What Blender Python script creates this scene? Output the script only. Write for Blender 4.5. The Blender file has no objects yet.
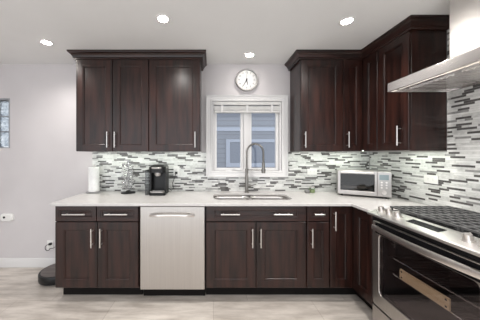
import bpy, bmesh, math, random
from mathutils import Vector, Matrix
random.seed(7)
C = bpy.context.collection
PI = math.pi
sc = bpy.context.scene

# ---------------------------------------------------------------- camera, world, exposure
CAMZ = 1.365
cam_d = bpy.data.cameras.new('camera')
cam_d.sensor_width = 36; cam_d.lens = 36 * 212 / 480
cam_d.shift_x = 28 / 480; cam_d.shift_y = -6.5 / 480
cam_d.clip_start = 0.02
cam = bpy.data.objects.new('camera', cam_d); C.objects.link(cam)
cam.location = (0, 0, CAMZ); cam.rotation_euler = (PI / 2, 0, 0)
sc.camera = cam
w = bpy.data.worlds.new('world'); sc.world = w; w.use_nodes = True
w.node_tree.nodes['Background'].inputs[0].default_value = (0.93, 0.96, 1.0, 1)
w.node_tree.nodes['Background'].inputs[1].default_value = 0.72
vs = sc.view_settings
vs.view_transform = 'Standard'; vs.look = 'None'; vs.gamma = 1; vs.use_curve_mapping = False
vs.exposure = 1.5
LAMP_L = 20.0        # radiance of each recessed ceiling lamp's lens
LAMP_W = 18.0        # its beam
BAR_W = 0.28          # added under-cabinet fill bars, per metre

# ---------------------------------------------------------------- materials
def mat(name, col, rough=0.5, metal=0.0, **kw):
    m = bpy.data.materials.new(name); m.use_nodes = True
    p = m.node_tree.nodes['Principled BSDF']
    p.inputs['Base Color'].default_value = (*col, 1)
    p.inputs['Roughness'].default_value = rough
    p.inputs['Metallic'].default_value = metal
    for k, v in kw.items():
        p.inputs[k.replace('_', ' ')].default_value = v
    return m

def P(m): return m.node_tree.nodes['Principled BSDF']

def vary(m, c0, c1, scale=(1, 1, 1), nscale=5.0, detail=4.0, lo=0.35, hi=0.65, bump=0.0, rough=None, bdist=0.002):
    """noise mottling between two colours of the same stuff (grain, brushing, veining)"""
    nt = m.node_tree; N = nt.nodes; L = nt.links
    tc = N.new('ShaderNodeTexCoord'); mp = N.new('ShaderNodeMapping'); mp.inputs['Scale'].default_value = scale
    no = N.new('ShaderNodeTexNoise'); no.inputs['Scale'].default_value = nscale; no.inputs['Detail'].default_value = detail
    rp = N.new('ShaderNodeValToRGB')
    rp.color_ramp.elements[0].position = lo; rp.color_ramp.elements[0].color = (*c0, 1)
    rp.color_ramp.elements[1].position = hi; rp.color_ramp.elements[1].color = (*c1, 1)
    L.new(tc.outputs['Object'], mp.inputs[0]); L.new(mp.outputs[0], no.inputs['Vector'])
    L.new(no.outputs['Fac'], rp.inputs[0]); L.new(rp.outputs[0], P(m).inputs['Base Color'])
    if bump:
        b = N.new('ShaderNodeBump'); b.inputs['Strength'].default_value = bump; b.inputs['Distance'].default_value = bdist
        L.new(no.outputs['Fac'], b.inputs['Height']); L.new(b.outputs[0], P(m).inputs['Normal'])
    if rough:
        mr = N.new('ShaderNodeMapRange'); mr.inputs['To Min'].default_value = rough[0]; mr.inputs['To Max'].default_value = rough[1]
        L.new(no.outputs['Fac'], mr.inputs['Value']); L.new(mr.outputs[0], P(m).inputs['Roughness'])
    return m

def emit(name, col, s):
    m = mat(name, col, 0.5)
    P(m).inputs['Emission Color'].default_value = (*col, 1); P(m).inputs['Emission Strength'].default_value = s
    return m

M = {}
M['wall'] = vary(mat('wall_paint', (0.6, 0.56, 0.57), 0.7), (0.603, 0.574, 0.578), (0.628, 0.599, 0.603), nscale=3, bump=0.03)
M['ceil'] = vary(mat('ceiling_paint', (0.7, 0.69, 0.68), 0.8), (0.77, 0.765, 0.755), (0.79, 0.785, 0.775), nscale=3)
M['trim'] = mat('white_trim_paint', (0.70, 0.69, 0.685), 0.35)
M['wood'] = vary(mat('espresso_wood', (0.05, 0.03, 0.025), 0.33, Coat_Weight=0.6, Coat_Roughness=0.26, Specular_IOR_Level=0.22),
                 (0.0075, 0.0019, 0.0012), (0.031, 0.0092, 0.0060), scale=(9, 9, 0.9), nscale=3.0, detail=6, bump=0.03, rough=(0.32, 0.4))
M['wood_h'] = vary(mat('espresso_wood_horizontal', (0.05, 0.03, 0.025), 0.33, Coat_Weight=0.6, Coat_Roughness=0.26, Specular_IOR_Level=0.22),
                   (0.0075, 0.0019, 0.0012), (0.031, 0.0092, 0.0060), scale=(0.9, 0.9, 9), nscale=3.0, detail=6, bump=0.03, rough=(0.32, 0.4))
M['toe'] = mat('toe_kick_black', (0.006, 0.0045, 0.004), 0.75, Specular_IOR_Level=0.2)
M['steel'] = vary(mat('brushed_steel', (0.6, 0.58, 0.56), 0.3, 1.0), (0.475, 0.45, 0.43), (0.515, 0.49, 0.465), scale=(60, 60, 0.6), nscale=2, detail=3, rough=(0.26, 0.38))
M['steel_h'] = vary(mat('brushed_steel_horizontal', (0.6, 0.58, 0.56), 0.3, 1.0), (0.62, 0.60, 0.585), (0.70, 0.68, 0.665), scale=(0.6, 0.6, 60), nscale=2, detail=3, rough=(0.22, 0.34))
M['nickel'] = mat('satin_nickel', (0.80, 0.77, 0.74), 0.28, 1.0)
M['faucet'] = mat('brushed_nickel_dark', (0.24, 0.228, 0.212), 0.3, 1.0)
M['chrome'] = mat('chrome', (0.72, 0.72, 0.73), 0.12, 1.0)
M['quartz'] = vary(mat('white_quartz', (0.75, 0.73, 0.71), 0.18), (0.54, 0.52, 0.508), (0.58, 0.56, 0.548), nscale=30, detail=6)
M['black'] = mat('black_plastic', (0.007, 0.007, 0.0075), 0.35, Specular_IOR_Level=0.35)
M['blackgloss'] = mat('black_gloss', (0.01, 0.01, 0.011), 0.08)
M['iron'] = mat('cast_iron', (0.085, 0.085, 0.086), 0.36)
M['satinsteel'] = mat('satin_steel', (0.66, 0.64, 0.62), 0.36, 1.0)
M['lipsteel'] = mat('polished_steel', (0.84, 0.81, 0.79), 0.25, 1.0)
M['white'] = mat('white_plastic', (0.82, 0.81, 0.79), 0.3)
M['paper'] = vary(mat('paper_towel', (0.88, 0.88, 0.87), 0.95), (0.84, 0.84, 0.83), (0.90, 0.90, 0.89), nscale=60, bump=0.3)
M['grey'] = mat('grey_plastic', (0.22, 0.22, 0.22), 0.4)
M['silver'] = mat('silver_paint', (0.44, 0.42, 0.41), 0.3, 0.7)
M['cardb'] = vary(mat('tan_board', (0.5, 0.36, 0.2), 0.6), (0.62, 0.46, 0.27), (0.76, 0.60, 0.40), scale=(1, 1, 6), nscale=8)
M['lens'] = emit('lamp_lens', (1.0, 0.95, 0.89), LAMP_L)
M['hoodlens'] = emit('hood_lens', (1.0, 0.95, 0.89), 5.0)
M['led'] = emit('led_diffuser', (0.93, 1.0, 0.88), 3.0)  # glow of the added under-cabinet bars
M['lcd'] = mat('lcd_grey_blue', (0.19, 0.24, 0.26), 0.15)
M['blindm'] = vary(mat('blind_slat', (0.72, 0.71, 0.69), 0.5), (0.58, 0.575, 0.56), (0.68, 0.67, 0.655), scale=(2, 2, 12), nscale=6)
M['rubber'] = mat('rubber', (0.03, 0.03, 0.03), 0.7)
M['brownplastic'] = vary(mat('brown_black_top', (0.07, 0.055, 0.05), 0.35), (0.09, 0.075, 0.07), (0.16, 0.135, 0.125), scale=(1, 14, 1), nscale=4)

def tinted_glass(name, tint, gloss=0.06, rough=0.02, ior=1.5, gcol=(1, 1, 1)):
    m = bpy.data.materials.new(name); m.use_nodes = True
    nt = m.node_tree; N = nt.nodes; L = nt.links
    N.remove(N['Principled BSDF'])
    tr = N.new('ShaderNodeBsdfTransparent'); tr.inputs[0].default_value = (*tint, 1)
    gl = N.new('ShaderNodeBsdfGlossy'); gl.inputs['Roughness'].default_value = rough; gl.inputs[0].default_value = (*gcol, 1)
    # Schlick reflectance, the same from both sides of the pane
    r0 = ((ior - 1) / (ior + 1)) ** 2
    lw = N.new('ShaderNodeLayerWeight'); pw = N.new('ShaderNodeMath'); pw.operation = 'POWER'; pw.inputs[1].default_value = 5
    ma = N.new('ShaderNodeMath'); ma.operation = 'MULTIPLY_ADD'; ma.inputs[1].default_value = 1 - r0; ma.inputs[2].default_value = r0
    L.new(lw.outputs['Facing'], pw.inputs[0]); L.new(pw.outputs[0], ma.inputs[0])
    mx = N.new('ShaderNodeMixShader')
    L.new(ma.outputs[0], mx.inputs[0]); L.new(tr.outputs[0], mx.inputs[1]); L.new(gl.outputs[0], mx.inputs[2])
    L.new(mx.outputs[0], N['Material Output'].inputs[0])
    return m
M['pane'] = tinted_glass('window_glass', (0.93, 0.95, 0.97))
M['ovenglass'] = tinted_glass('oven_glass', (0.80, 0.78, 0.78), ior=1.6, gcol=(1, 0.9, 0.93))
M['toastglass'] = tinted_glass('toaster_glass', (0.5, 0.48, 0.46))
M['jar'] = tinted_glass('jar_glass', (0.80, 0.88, 0.80))
M['tank'] = tinted_glass('tank_plastic', (0.62, 0.63, 0.64))
gb = mat('glass_block', (0.75, 0.82, 0.88), 0.12, 0.0, Transmission_Weight=0.65, IOR=1.3)
vary(gb, (0.28, 0.33, 0.38), (0.72, 0.77, 0.81), nscale=22, detail=3, bump=0.9, bdist=0.01)
M['gblock'] = gb
M['mortar'] = mat('grey_mortar', (0.30, 0.31, 0.33), 0.8)
M['tile_w'] = vary(mat('tile_white_glass', (0.8, 0.8, 0.78), 0.12), (0.70, 0.705, 0.685), (0.80, 0.80, 0.785), nscale=14)
M['tile_l'] = vary(mat('tile_pale_stone', (0.55, 0.55, 0.53), 0.35), (0.52, 0.525, 0.51), (0.68, 0.68, 0.66), nscale=40, detail=5)
M['tile_m'] = vary(mat('tile_mid_grey', (0.3, 0.3, 0.3), 0.25), (0.26, 0.26, 0.255), (0.36, 0.355, 0.35), nscale=25)
M['tile_d'] = vary(mat('tile_charcoal_glass', (0.08, 0.075, 0.075), 0.12), (0.085, 0.08, 0.078), (0.135, 0.128, 0.125), nscale=20)
M['grout'] = mat('grout', (0.50, 0.495, 0.48), 0.8)

def floor_mat():
    m = mat('floor_plank_tile', (0.5, 0.46, 0.42), 0.35); nt = m.node_tree; N = nt.nodes; L = nt.links
    tc = N.new('ShaderNodeTexCoord')
    br = N.new('ShaderNodeTexBrick')
    br.inputs['Scale'].default_value = 1.0; br.inputs['Brick Width'].default_value = 0.91; br.inputs['Row Height'].default_value = 0.30
    br.inputs['Mortar Size'].default_value = 0.0022; br.inputs['Mortar Smooth'].default_value = 0.2; br.offset = 0.35
    br.inputs['Color1'].default_value = (0.575, 0.53, 0.485, 1); br.inputs['Color2'].default_value = (0.67, 0.625, 0.575, 1)
    br.inputs['Mortar'].default_value = (0.42, 0.37, 0.33, 1); br.inputs['Bias'].default_value = -0.2
    mp0 = N.new('ShaderNodeMapping'); mp0.inputs['Location'].default_value = (0.58, 0.13, 0)
    L.new(tc.outputs['Object'], mp0.inputs[0]); L.new(mp0.outputs[0], br.inputs['Vector'])
    mp = N.new('ShaderNodeMapping'); mp.inputs['Scale'].default_value = (1.2, 7, 1)
    no = N.new('ShaderNodeTexNoise'); no.inputs['Scale'].default_value = 2.2; no.inputs['Detail'].default_value = 8; no.inputs['Roughness'].default_value = 0.65
    L.new(tc.outputs['Object'], mp.inputs[0]); L.new(mp.outputs[0], no.inputs['Vector'])
    rp = N.new('ShaderNodeValToRGB')
    rp.color_ramp.elements[0].position = 0.32; rp.color_ramp.elements[0].color = (0.58, 0.55, 0.525, 1)
    rp.color_ramp.elements[1].position = 0.62; rp.color_ramp.elements[1].color = (1.06, 1.05, 1.04, 1)
    L.new(no.outputs['Fac'], rp.inputs[0])
    mx = N.new('ShaderNodeMix'); mx.data_type = 'RGBA'; mx.blend_type = 'MULTIPLY'; mx.inputs[0].default_value = 0.9
    L.new(br.outputs['Color'], mx.inputs[6]); L.new(rp.outputs[0], mx.inputs[7])
    L.new(mx.outputs[2], P(m).inputs['Base Color'])
    return m
M['floor'] = floor_mat()

def siding_mat():
    m = mat('blue_grey_siding', (0.2, 0.24, 0.33), 0.6); nt = m.node_tree; N = nt.nodes; L = nt.links
    tc = N.new('ShaderNodeTexCoord'); sx = N.new('ShaderNodeSeparateXYZ'); L.new(tc.outputs['Object'], sx.inputs[0])
    mu = N.new('ShaderNodeMath'); mu.operation = 'MULTIPLY'; mu.inputs[1].default_value = 1 / 0.11; L.new(sx.outputs['Z'], mu.inputs[0])
    fr = N.new('ShaderNodeMath'); fr.operation = 'FRACT'; L.new(mu.outputs[0], fr.inputs[0])
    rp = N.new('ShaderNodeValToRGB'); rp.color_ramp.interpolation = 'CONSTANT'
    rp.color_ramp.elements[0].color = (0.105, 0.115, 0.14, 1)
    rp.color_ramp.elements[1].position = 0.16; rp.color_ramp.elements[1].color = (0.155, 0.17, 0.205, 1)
    L.new(fr.outputs[0], rp.inputs[0]); L.new(rp.outputs[0], P(m).inputs['Base Color'])
    return m
M['siding'] = siding_mat()

# ---------------------------------------------------------------- mesh helpers
class B:
    def __init__(s, T=None): s.bm = bmesh.new(); s.T = T or Matrix.Identity(4); s.mi = 0
    def v(s, p): return s.bm.verts.new(s.T @ Vector(p))
    def f(s, vs_):
        try:
            fc = s.bm.faces.new(vs_); fc.material_index = s.mi; return fc
        except ValueError: return None
    def box(s, x0, x1, y0, y1, z0, z1):
        a = [s.v((x, y, z)) for x in (x0, x1) for y in (y0, y1) for z in (z0, z1)]
        for q in ((0, 1, 3, 2), (4, 6, 7, 5), (0, 4, 5, 1), (2, 3, 7, 6), (0, 2, 6, 4), (1, 5, 7, 3)): s.f([a[i] for i in q])
        return s
    def rings(s, rings, closed=True, cap=True, loop=False):
        R = [[s.v(p) for p in r] for r in rings]; n = len(R[0])
        rr = list(zip(R, R[1:])) + ([(R[-1], R[0])] if loop else [])
        for a, b in rr:
            for i in range(n if closed else n - 1): s.f([a[i], a[(i + 1) % n], b[(i + 1) % n], b[i]])
        if cap and not loop: s.f(R[0]); s.f(R[-1][::-1])
        return s
    def prism(s, poly, z0, z1): return s.rings([[(x, y, z0) for x, y in poly], [(x, y, z1) for x, y in poly]])
    def cyl(s, p0, p1, r0, r1=None, n=20):
        p0, p1 = Vector(p0), Vector(p1); r1 = r0 if r1 is None else r1
        d = (p1 - p0).normalized(); u = d.orthogonal().normalized(); w_ = d.cross(u)
        cs = [(math.cos(2 * PI * i / n), math.sin(2 * PI * i / n)) for i in range(n)]
        return s.rings([[p0 + (u * c + w_ * k) * r0 for c, k in cs], [p1 + (u * c + w_ * k) * r1 for c, k in cs]])
    def lathe(s, prof, c=(0, 0, 0), n=32, axis='z', sx=1, sy=1, loop=False):
        out = []
        for r, h in prof:
            r = max(r, 1e-4); ring = []
            for i in range(n):
                a = 2 * PI * i / n; ca, sa = r * math.cos(a) * sx, r * math.sin(a) * sy
                if axis == 'z': q = (ca, sa, h)
                elif axis == 'y': q = (ca, h, sa)
                else: q = (h, ca, sa)
                ring.append((c[0] + q[0], c[1] + q[1], c[2] + q[2]))
            out.append(ring)
        return s.rings(out, loop=loop)
    def tube(s, pts, r, n=10, loop=False):
        pts = [Vector(p) for p in pts]; out = []; up = None; m = len(pts)
        for i, p in enumerate(pts):
            if loop: d = pts[(i + 1) % m] - pts[i - 1]
            else: d = pts[min(i + 1, m - 1)] - pts[max(i - 1, 0)]
            d.normalize()
            if up is None: up = d.orthogonal().normalized()
            up = (up - d * up.dot(d)).normalized(); w_ = d.cross(up)
            rr = r[i] if isinstance(r, (list, tuple)) else r
            out.append([p + (up * math.cos(2 * PI * k / n) + w_ * math.sin(2 * PI * k / n)) * rr for k in range(n)])
        return s.rings(out, loop=loop)
    def rrect(s, cx, cy, w_, d, r, n=6):
        pts = []
        for (sx, sy, a0) in ((1, 1, 0), (-1, 1, 90), (-1, -1, 180), (1, -1, 270)):
            for k in range(n + 1):
                a = math.radians(a0 + 90 * k / n)
                pts.append((cx + sx * (w_ / 2 - r) + r * math.cos(a), cy + sy * (d / 2 - r) + r * math.sin(a)))
        return pts

def rootloc(p):
    while p.parent: p = p.parent
    return p

def obj(name, b, m, parent=None, bevel=0.0, smooth=True, local=False, seg=2):
    bm = b.bm
    bmesh.ops.recalc_face_normals(bm, faces=bm.faces)
    if parent is not None and not local:
        bmesh.ops.translate(bm, verts=bm.verts, vec=-Vector(rootloc(parent).location))
    me = bpy.data.meshes.new(name); bm.to_mesh(me); bm.free()
    for x in (m if isinstance(m, (list, tuple)) else [m]): me.materials.append(x if not isinstance(x, str) else M[x])
    if smooth:
        me.shade_smooth(); me.set_sharp_from_angle(angle=math.radians(35))
    o = bpy.data.objects.new(name, me); C.objects.link(o)
    if parent is not None: o.parent = parent
    if bevel:
        md = o.modifiers.new('bevel', 'BEVEL'); md.width = bevel; md.segments = seg; md.limit_method = 'ANGLE'; md.angle_limit = math.radians(40)
    return o

def tag(o, label, cat, group=None):
    o['label'] = label; o['category'] = cat
    if group: o['group'] = group
    return o

def thing(name, label, cat, loc, group=None, rz=0):
    o = bpy.data.objects.new(name, None); C.objects.link(o); o.empty_display_size = 0.05
    o.location = loc; o.rotation_euler = (0, 0, rz)
    return tag(o, label, cat, group)

def struct(name, b, m, parent=None, bevel=0.0):
    o = obj(name, b, m, parent, bevel)
    if parent is None: o['kind'] = 'structure'
    return o

def copy_thing(root, loc, label, group=None, rz=None):
    r = root.copy(); C.objects.link(r); r.location = loc
    if rz is not None: r.rotation_euler = (0, 0, rz)
    r['label'] = label
    if group: r['group'] = group
    for ch in list(root.children):
        c = ch.copy(); C.objects.link(c); c.parent = r
        for g in ch.children:
            d = g.copy(); C.objects.link(d); d.parent = c
    return r

def text_mesh(name, body, size, mtx, m, parent, depth=0.0006):
    cu = bpy.data.curves.new(name, 'FONT'); cu.body = body; cu.size = size; cu.align_x = 'CENTER'; cu.align_y = 'CENTER'; cu.extrude = depth
    t = bpy.data.objects.new(name + '_font', cu); C.objects.link(t)
    dg = bpy.context.evaluated_depsgraph_get(); dg.update()
    me = bpy.data.meshes.new_from_object(t.evaluated_get(dg)); bpy.data.objects.remove(t); bpy.data.curves.remove(cu)
    me.transform(mtx); me.materials.clear(); me.materials.append(M[m])
    o = bpy.data.objects.new(name, me); C.objects.link(o); o.parent = parent
    return o

# ---------------------------------------------------------------- dimensions
YB = 2.55; XR = 1.89; H = 2.44; XL = -3.6
YR = -1.2                         # no rear wall: shell cut short here to let world light in
YF = 1.935; XF = 1.281            # base door faces
YU = 2.235; XU = 1.585            # wall cabinet door faces
ZC = 0.915; ZU = 1.387

# ---------------------------------------------------------------- the room
def holes_wall(name, x0, x1, z0, z1, y0, y1, holes, m):
    b = B()
    xs = sorted({x0, x1, *[h[0] for h in holes], *[h[1] for h in holes]})
    zs = sorted({z0, z1, *[h[2] for h in holes], *[h[3] for h in holes]})
    for i in range(len(xs) - 1):
        for k in range(len(zs) - 1):
            cx, cz = (xs[i] + xs[i + 1]) / 2, (zs[k] + zs[k + 1]) / 2
            if any(h[0] < cx < h[1] and h[2] < cz < h[3] for h in holes): continue
            b.box(xs[i], xs[i + 1], y0, y1, zs[k], zs[k + 1])
    bmesh.ops.remove_doubles(b.bm, verts=b.bm.verts, dist=1e-5)
    inner = [f for f in b.bm.faces if all(len(e.link_faces) > 2 for e in f.edges) and False]
    return struct(name, b, m)

WX0, WX1, WZ0, WZ1 = 0.0, 0.835, 1.14, 2.005    # window opening
GX0, GX1, GZ0, GZ1 = -3.03, -2.43, 1.43, 2.03   # glass block opening
struct('floor', B().box(XL - 0.1, 2.1, YR, YB + 0.15, -0.05, 0), 'floor')
struct('ceiling', B().box(XL - 0.1, 2.1, YR, YB + 0.15, H, H + 0.1), 'ceil')
holes_wall('wall_back', XL - 0.1, XR + 0.2, 0, H, YB, YB + 0.15, [(WX0, WX1, WZ0, WZ1), (GX0, GX1, GZ0, GZ1)], 'wall')
struct('wall_right', B().box(XR + 0.005, XR + 0.15, YR, YB, 0, H), 'wall')
struct('wall_left', B().box(XL - 0.1, XL, YR, YB, 0, H), 'wall')
bb = B()
bb.rings([[(x, YB - d, z) for d, z in ((0, 0.001), (0.014, 0.001), (0.014, 0.075), (0.011, 0.082), (0.011, 0.095), (0.004, 0.108), (0, 0.108))] for x in (XL + 0.001, -1.442)])
struct('baseboard_back', bb, 'trim')
bb = B(); bb.box(XL, XL + 0.014, YR + 0.01, YB - 0.015, 0.001, 0.108)
struct('baseboard_left', bb, 'trim', bevel=0.003)

# window: casing, sashes, panes
cas = B()
def casing_ring(b, x0, x1, z0, z1, w_, prof):
    # prof: list of (inset from outer edge, stand-off); closed loops around the rectangle
    for (o0, d0), (o1, d1) in zip(prof, prof[1:]):
        A = [(x0 + o0, z0 + o0), (x1 - o0, z0 + o0), (x1 - o0, z1 - o0), (x0 + o0, z1 - o0)]
        Bq = [(x0 + o1, z0 + o1), (x1 - o1, z0 + o1), (x1 - o1, z1 - o1), (x0 + o1, z1 - o1)]
        for i in range(4):
            j = (i + 1) % 4
            b.f([b.v((A[i][0], YB - d0, A[i][1])), b.v((A[j][0], YB - d0, A[j][1])), b.v((Bq[j][0], YB - d1, Bq[j][1])), b.v((Bq[i][0], YB - d1, Bq[i][1]))])
casing_ring(cas, -0.072, 0.907, 1.084, 2.063, 0.07, [(0, 0), (0, 0.03), (0.012, 0.03), (0.016, 0.024), (0.052, 0.018), (0.056, 0.022), (0.072, 0.022), (0.072, -0.001)])
bmesh.ops.remove_doubles(cas.bm, verts=cas.bm.verts, dist=1e-5)
struct('trim_1', cas, 'trim')
fr = B()
fr.box(WX0 + .001, WX0 + 0.02, YB + 0.001, YB + 0.12, WZ0, WZ1); fr.box(WX1 - 0.02, WX1 - .001, YB + 0.001, YB + 0.12, WZ0, WZ1)
fr.box(WX0 + 0.02, WX1 - 0.02, YB + 0.001, YB + 0.12, WZ0 + .001, WZ0 + 0.018); fr.box(WX0 + 0.02, WX1 - 0.02, YB + 0.001, YB + 0.12, WZ1 - 0.02, WZ1 - .001)
fr.box(0.385, 0.445, YB + 0.02, YB + 0.11, WZ0 + 0.018, WZ1 - 0.02)
win = struct('window_1', fr, 'trim', bevel=0.002)
for (x0, x1) in ((0.021, 0.384), (0.446, 0.814)):
    sash = B(); sw = 0.036; y0, y1 = YB + 0.035, YB + 0.075; z0, z1 = WZ0 + 0.02, WZ1 - 0.022
    sash.box(x0, x0 + sw, y0, y1, z0, z1); sash.box(x1 - sw, x1, y0, y1, z0, z1)
    sash.box(x0 + sw, x1 - sw, y0, y1, z0, z0 + 0.03); sash.box(x0 + sw, x1 - sw, y0, y1, z1 - sw, z1)
    s_ = obj('window_sash', sash, 'trim', win, bevel=0.003)
    obj('window_pane', B().box(x0 + sw - .002, x1 - sw + .002, YB + 0.052, YB + 0.056, z0 + 0.028, z1 - sw + .002), 'pane', s_)
for x in (0.21, 0.63):
    lk = B(); lk.box(x - 0.035, x + 0.035, YB + 0.014, YB + 0.034, WZ0 + 0.0185, WZ0 + 0.03); lk.cyl((x, YB + 0.02, WZ0 + 0.03), (x + 0.05, YB + 0.012, WZ0 + 0.042), 0.006)
    obj('crank_handle', lk, 'trim', win, bevel=0.002)

# glass block window
g = B(); y0, y1 = YB + 0.05, YB + 0.13
g.box(GX0 + .001, GX0 + 0.018, YB + 0.002, y1, GZ0, GZ1); g.box(GX1 - 0.018, GX1 - .001, YB + 0.002, y1, GZ0, GZ1)
g.box(GX0 + 0.018, GX1 - 0.018, YB + 0.002, y1, GZ0 + .001, GZ0 + 0.012); g.box(GX0 + 0.018, GX1 - 0.018, YB + 0.002, y1, GZ1 - 0.018, GZ1 - .001)
bw = (GX1 - GX0 - 0.036) / 3; bh = (GZ1 - GZ0 - 0.03) / 3
for i in (1, 2):
    g.box(GX0 + 0.018 + i * bw - 0.006, GX0 + 0.018 + i * bw + 0.006, y0, y1, GZ0 + 0.012, GZ1 - 0.018)
    g.box(GX0 + 0.018, GX1 - 0.018, y0 + .001, y1 - .001, GZ0 + 0.012 + i * bh - 0.006, GZ0 + 0.012 + i * bh + 0.006)
win2 = struct('window_2', g, 'mortar')
for i in range(3):
    for k in range(3):
        x, z = GX0 + 0.018 + i * bw, GZ0 + 0.012 + k * bh
        obj('glass_block', B().box(x + 0.007, x + bw - 0.007, y0 - 0.006, y1 + 0.004, z + 0.007, z + bh - 0.007), 'gblock', win2, bevel=0.012, seg=3)

# ---------------------------------------------------------------- outdoors: the house next door
M['outtrim'] = mat('weathered_trim', (0.30, 0.33, 0.40), 0.6)
hs = thing('neighbor_house', 'blue grey clapboard house seen through the kitchen window panes', 'house', (0.6, 5.0, -1.5))
YH = 5.0
obj('siding_wall', B().box(-2.5, 4.0, YH, YH + 0.2, -1.5, 5.0), 'siding', hs)
obj('trim_band', B().box(-2.5, 4.0, YH - 0.03, YH + .001, 1.89, 1.98), 'outtrim', hs, bevel=0.004)
nw = B()
wx0, wx1, wz0, wz1 = 0.33, 1.75, 1.05, 1.70
nw.box(wx0, wx0 + 0.09, YH - 0.04, YH + .001, wz0, wz1); nw.box(wx1 - 0.09, wx1, YH - 0.04, YH + .001, wz0, wz1)
nw.box(wx0 + 0.09, wx1 - 0.09, YH - 0.04, YH + .001, wz0, wz0 + 0.09); nw.box(wx0 + 0.09, wx1 - 0.09, YH - 0.04, YH + .001, wz1 - 0.07, wz1)
nwo = obj('window_frame', nw, 'outtrim', hs, bevel=0.004)
obj('pane', B().box(wx0 + 0.09, wx1 - 0.09, YH - 0.015, YH + .001, wz0 + 0.09, wz1 - 0.07), mat('neighbor_pane', (0.13, 0.15, 0.195), 0.3), nwo)
struct('ground_outside', B().box(-6, 6, YB + 0.2, 9, -1.6, -1.5), mat('outdoor_concrete', (0.3, 0.3, 0.29), 0.9))

# ---------------------------------------------------------------- mosaic backsplash
def mosaic(name, u0, u1, z0, z1, place, holes=(), clip_u=None):
    b = B(); rh = 0.0165; g_ = 0.0015
    def quad(a0, a1, c0, c1, t, mi):
        b.mi = mi
        p = [(a0, c0), (a1, c0), (a1, c1), (a0, c1)]
        top = [b.v(place(u, z, t)) for u, z in p]; bot = [b.v(place(u, z, 0)) for u, z in p]
        b.f(top)
        for i in range(4): b.f([bot[i], bot[(i + 1) % 4], top[(i + 1) % 4], top[i]])
    # grout bed, as cells between the holes
    us = sorted({u0, u1, *[h[0] for h in holes], *[h[1] for h in holes]}); zs = sorted({z0, z1, *[h[2] for h in holes], *[h[3] for h in holes]})
    us = [u for u in us if u0 <= u <= u1]; zs = [z for z in zs if z0 <= z <= z1]
    for i in range(len(us) - 1):
        for k in range(len(zs) - 1):
            cu, cz = (us[i] + us[i + 1]) / 2, (zs[k] + zs[k + 1]) / 2
            if not any(h[0] < cu < h[1] and h[2] < cz < h[3] for h in holes): quad(us[i], us[i + 1], zs[k], zs[k + 1], 0.0042, 4)
    z = z0
    while z < z1 - 0.004:
        za, zb = z + g_ / 2, min(z + rh, z1) - g_ / 2
        u = u0 - random.random() * 0.1; nextd = u0 + random.uniform(-0.05, 0.4)
        while u < u1:
            L_ = random.choice((0.05, 0.075, 0.10, 0.10, 0.125, 0.15))
            r = random.random()
            if u + L_ / 2 > nextd:
                mi = 3 if random.random() < 0.85 else 2; L_ = random.choice((0.075, 0.10, 0.125, 0.15)); nextd = u + L_ + random.uniform(0.16, 0.44)
            else: mi = 2 if r < 0.08 else 1 if r < 0.5 else 0
            segs = [(max(u, u0) + g_ / 2, min(u + L_, u1) - g_ / 2)]
            for h in holes:
                if h[2] < zb and h[3] > za:
                    ns = []
                    for s0, s1 in segs:
                        if h[1] <= s0 or h[0] >= s1: ns.append((s0, s1)); continue
                        if s0 < h[0]: ns.append((s0, h[0]))
                        if s1 > h[1]: ns.append((h[1], s1))
                    segs = ns
            for s0, s1 in segs:
                if s1 - s0 > 0.004: quad(s0, s1, za, zb, 0.006, mi)
            u += L_
        z += rh
    o = obj(name, b, ['tile_w', 'tile_l', 'tile_m', 'tile_d', 'grout'], smooth=False)
    o['kind'] = 'structure'
    return o
mosaic('wall_tile_back', -1.437, XR - 0.002, ZC + 0.0005, ZU - 0.002, lambda u, z, t: (u, YB - t, z), holes=[(-0.073, 0.908, 1.083, 3)])
mosaic('wall_tile_right', -(YB - 0.008), -0.3, ZC + 0.0005, H - 0.001, lambda u, z, t: (XR + 0.005 - t, -u, z), holes=[(-3, -1.703, ZU - 0.002, 3)])
YT = YB - 0.0065; XT = XR - 0.0015   # tile faces

# ---------------------------------------------------------------- cabinets
TB = lambda yf: Matrix.Translation((0, yf, 0))
TR = lambda xf: Matrix.Translation((xf, 0, 0)) @ Matrix.Rotation(-PI / 2, 4, 'Z')   # local x runs towards the camera (u = -Y), local -y faces the room

def panel_front(T, u0, u1, z0, z1, stile, rail, t=0.02):
    """five-piece front with a stepped bead round a recessed panel; face at local y = 0"""
    b = B(T)
    def ring(i0, i1, y): return [(u0 + i0, y, z0 + i1), (u1 - i0, y, z0 + i1), (u1 - i0, y, z1 - i1), (u0 + i0, y, z1 - i1)]
    R = [ring(0, 0, t), ring(0, 0, 0.0025), ring(0.0025, 0.0025, 0), ring(stile, rail, 0), ring(stile + .001, rail + .001, 0.003)]
    for k in range(6):                       # rounded bead running into the panel
        a = PI / 2 * k / 5; q = 0.004 + 0.009 * math.sin(a); R.append(ring(stile + q, rail + q, 0.003 + 0.010 * (1 - math.cos(a))))
    b.rings(R)
    return b

def bar_handle(T, u, z, L_, vert=True, r=0.0058, off=0.032):
    b = B(T)
    if vert:
        b.cyl((u, -off, z - L_ / 2), (u, -off, z + L_ / 2), r, n=14)
        for k in (-1, 1): b.cyl((u, 0.0005, z + k * L_ * 0.36), (u, -off, z + k * L_ * 0.36), r * 0.85, n=12)
    else:
        b.cyl((u - L_ / 2, -off, z), (u + L_ / 2, -off, z), r, n=14)
        for k in (-1, 1): b.cyl((u + k * L_ * 0.36, 0.0005, z), (u + k * L_ * 0.36, -off, z), r * 0.85, n=12)
    return b

def add_front(root, kind, T, u0, u1, z0, z1, stile, rail, handles, wood='wood'):
    d = obj(kind, panel_front(T, u0, u1, z0, z1, stile, rail), wood, root)
    for h in handles: obj('handle', bar_handle(T, *h), 'nickel', d)
    return d

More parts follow.
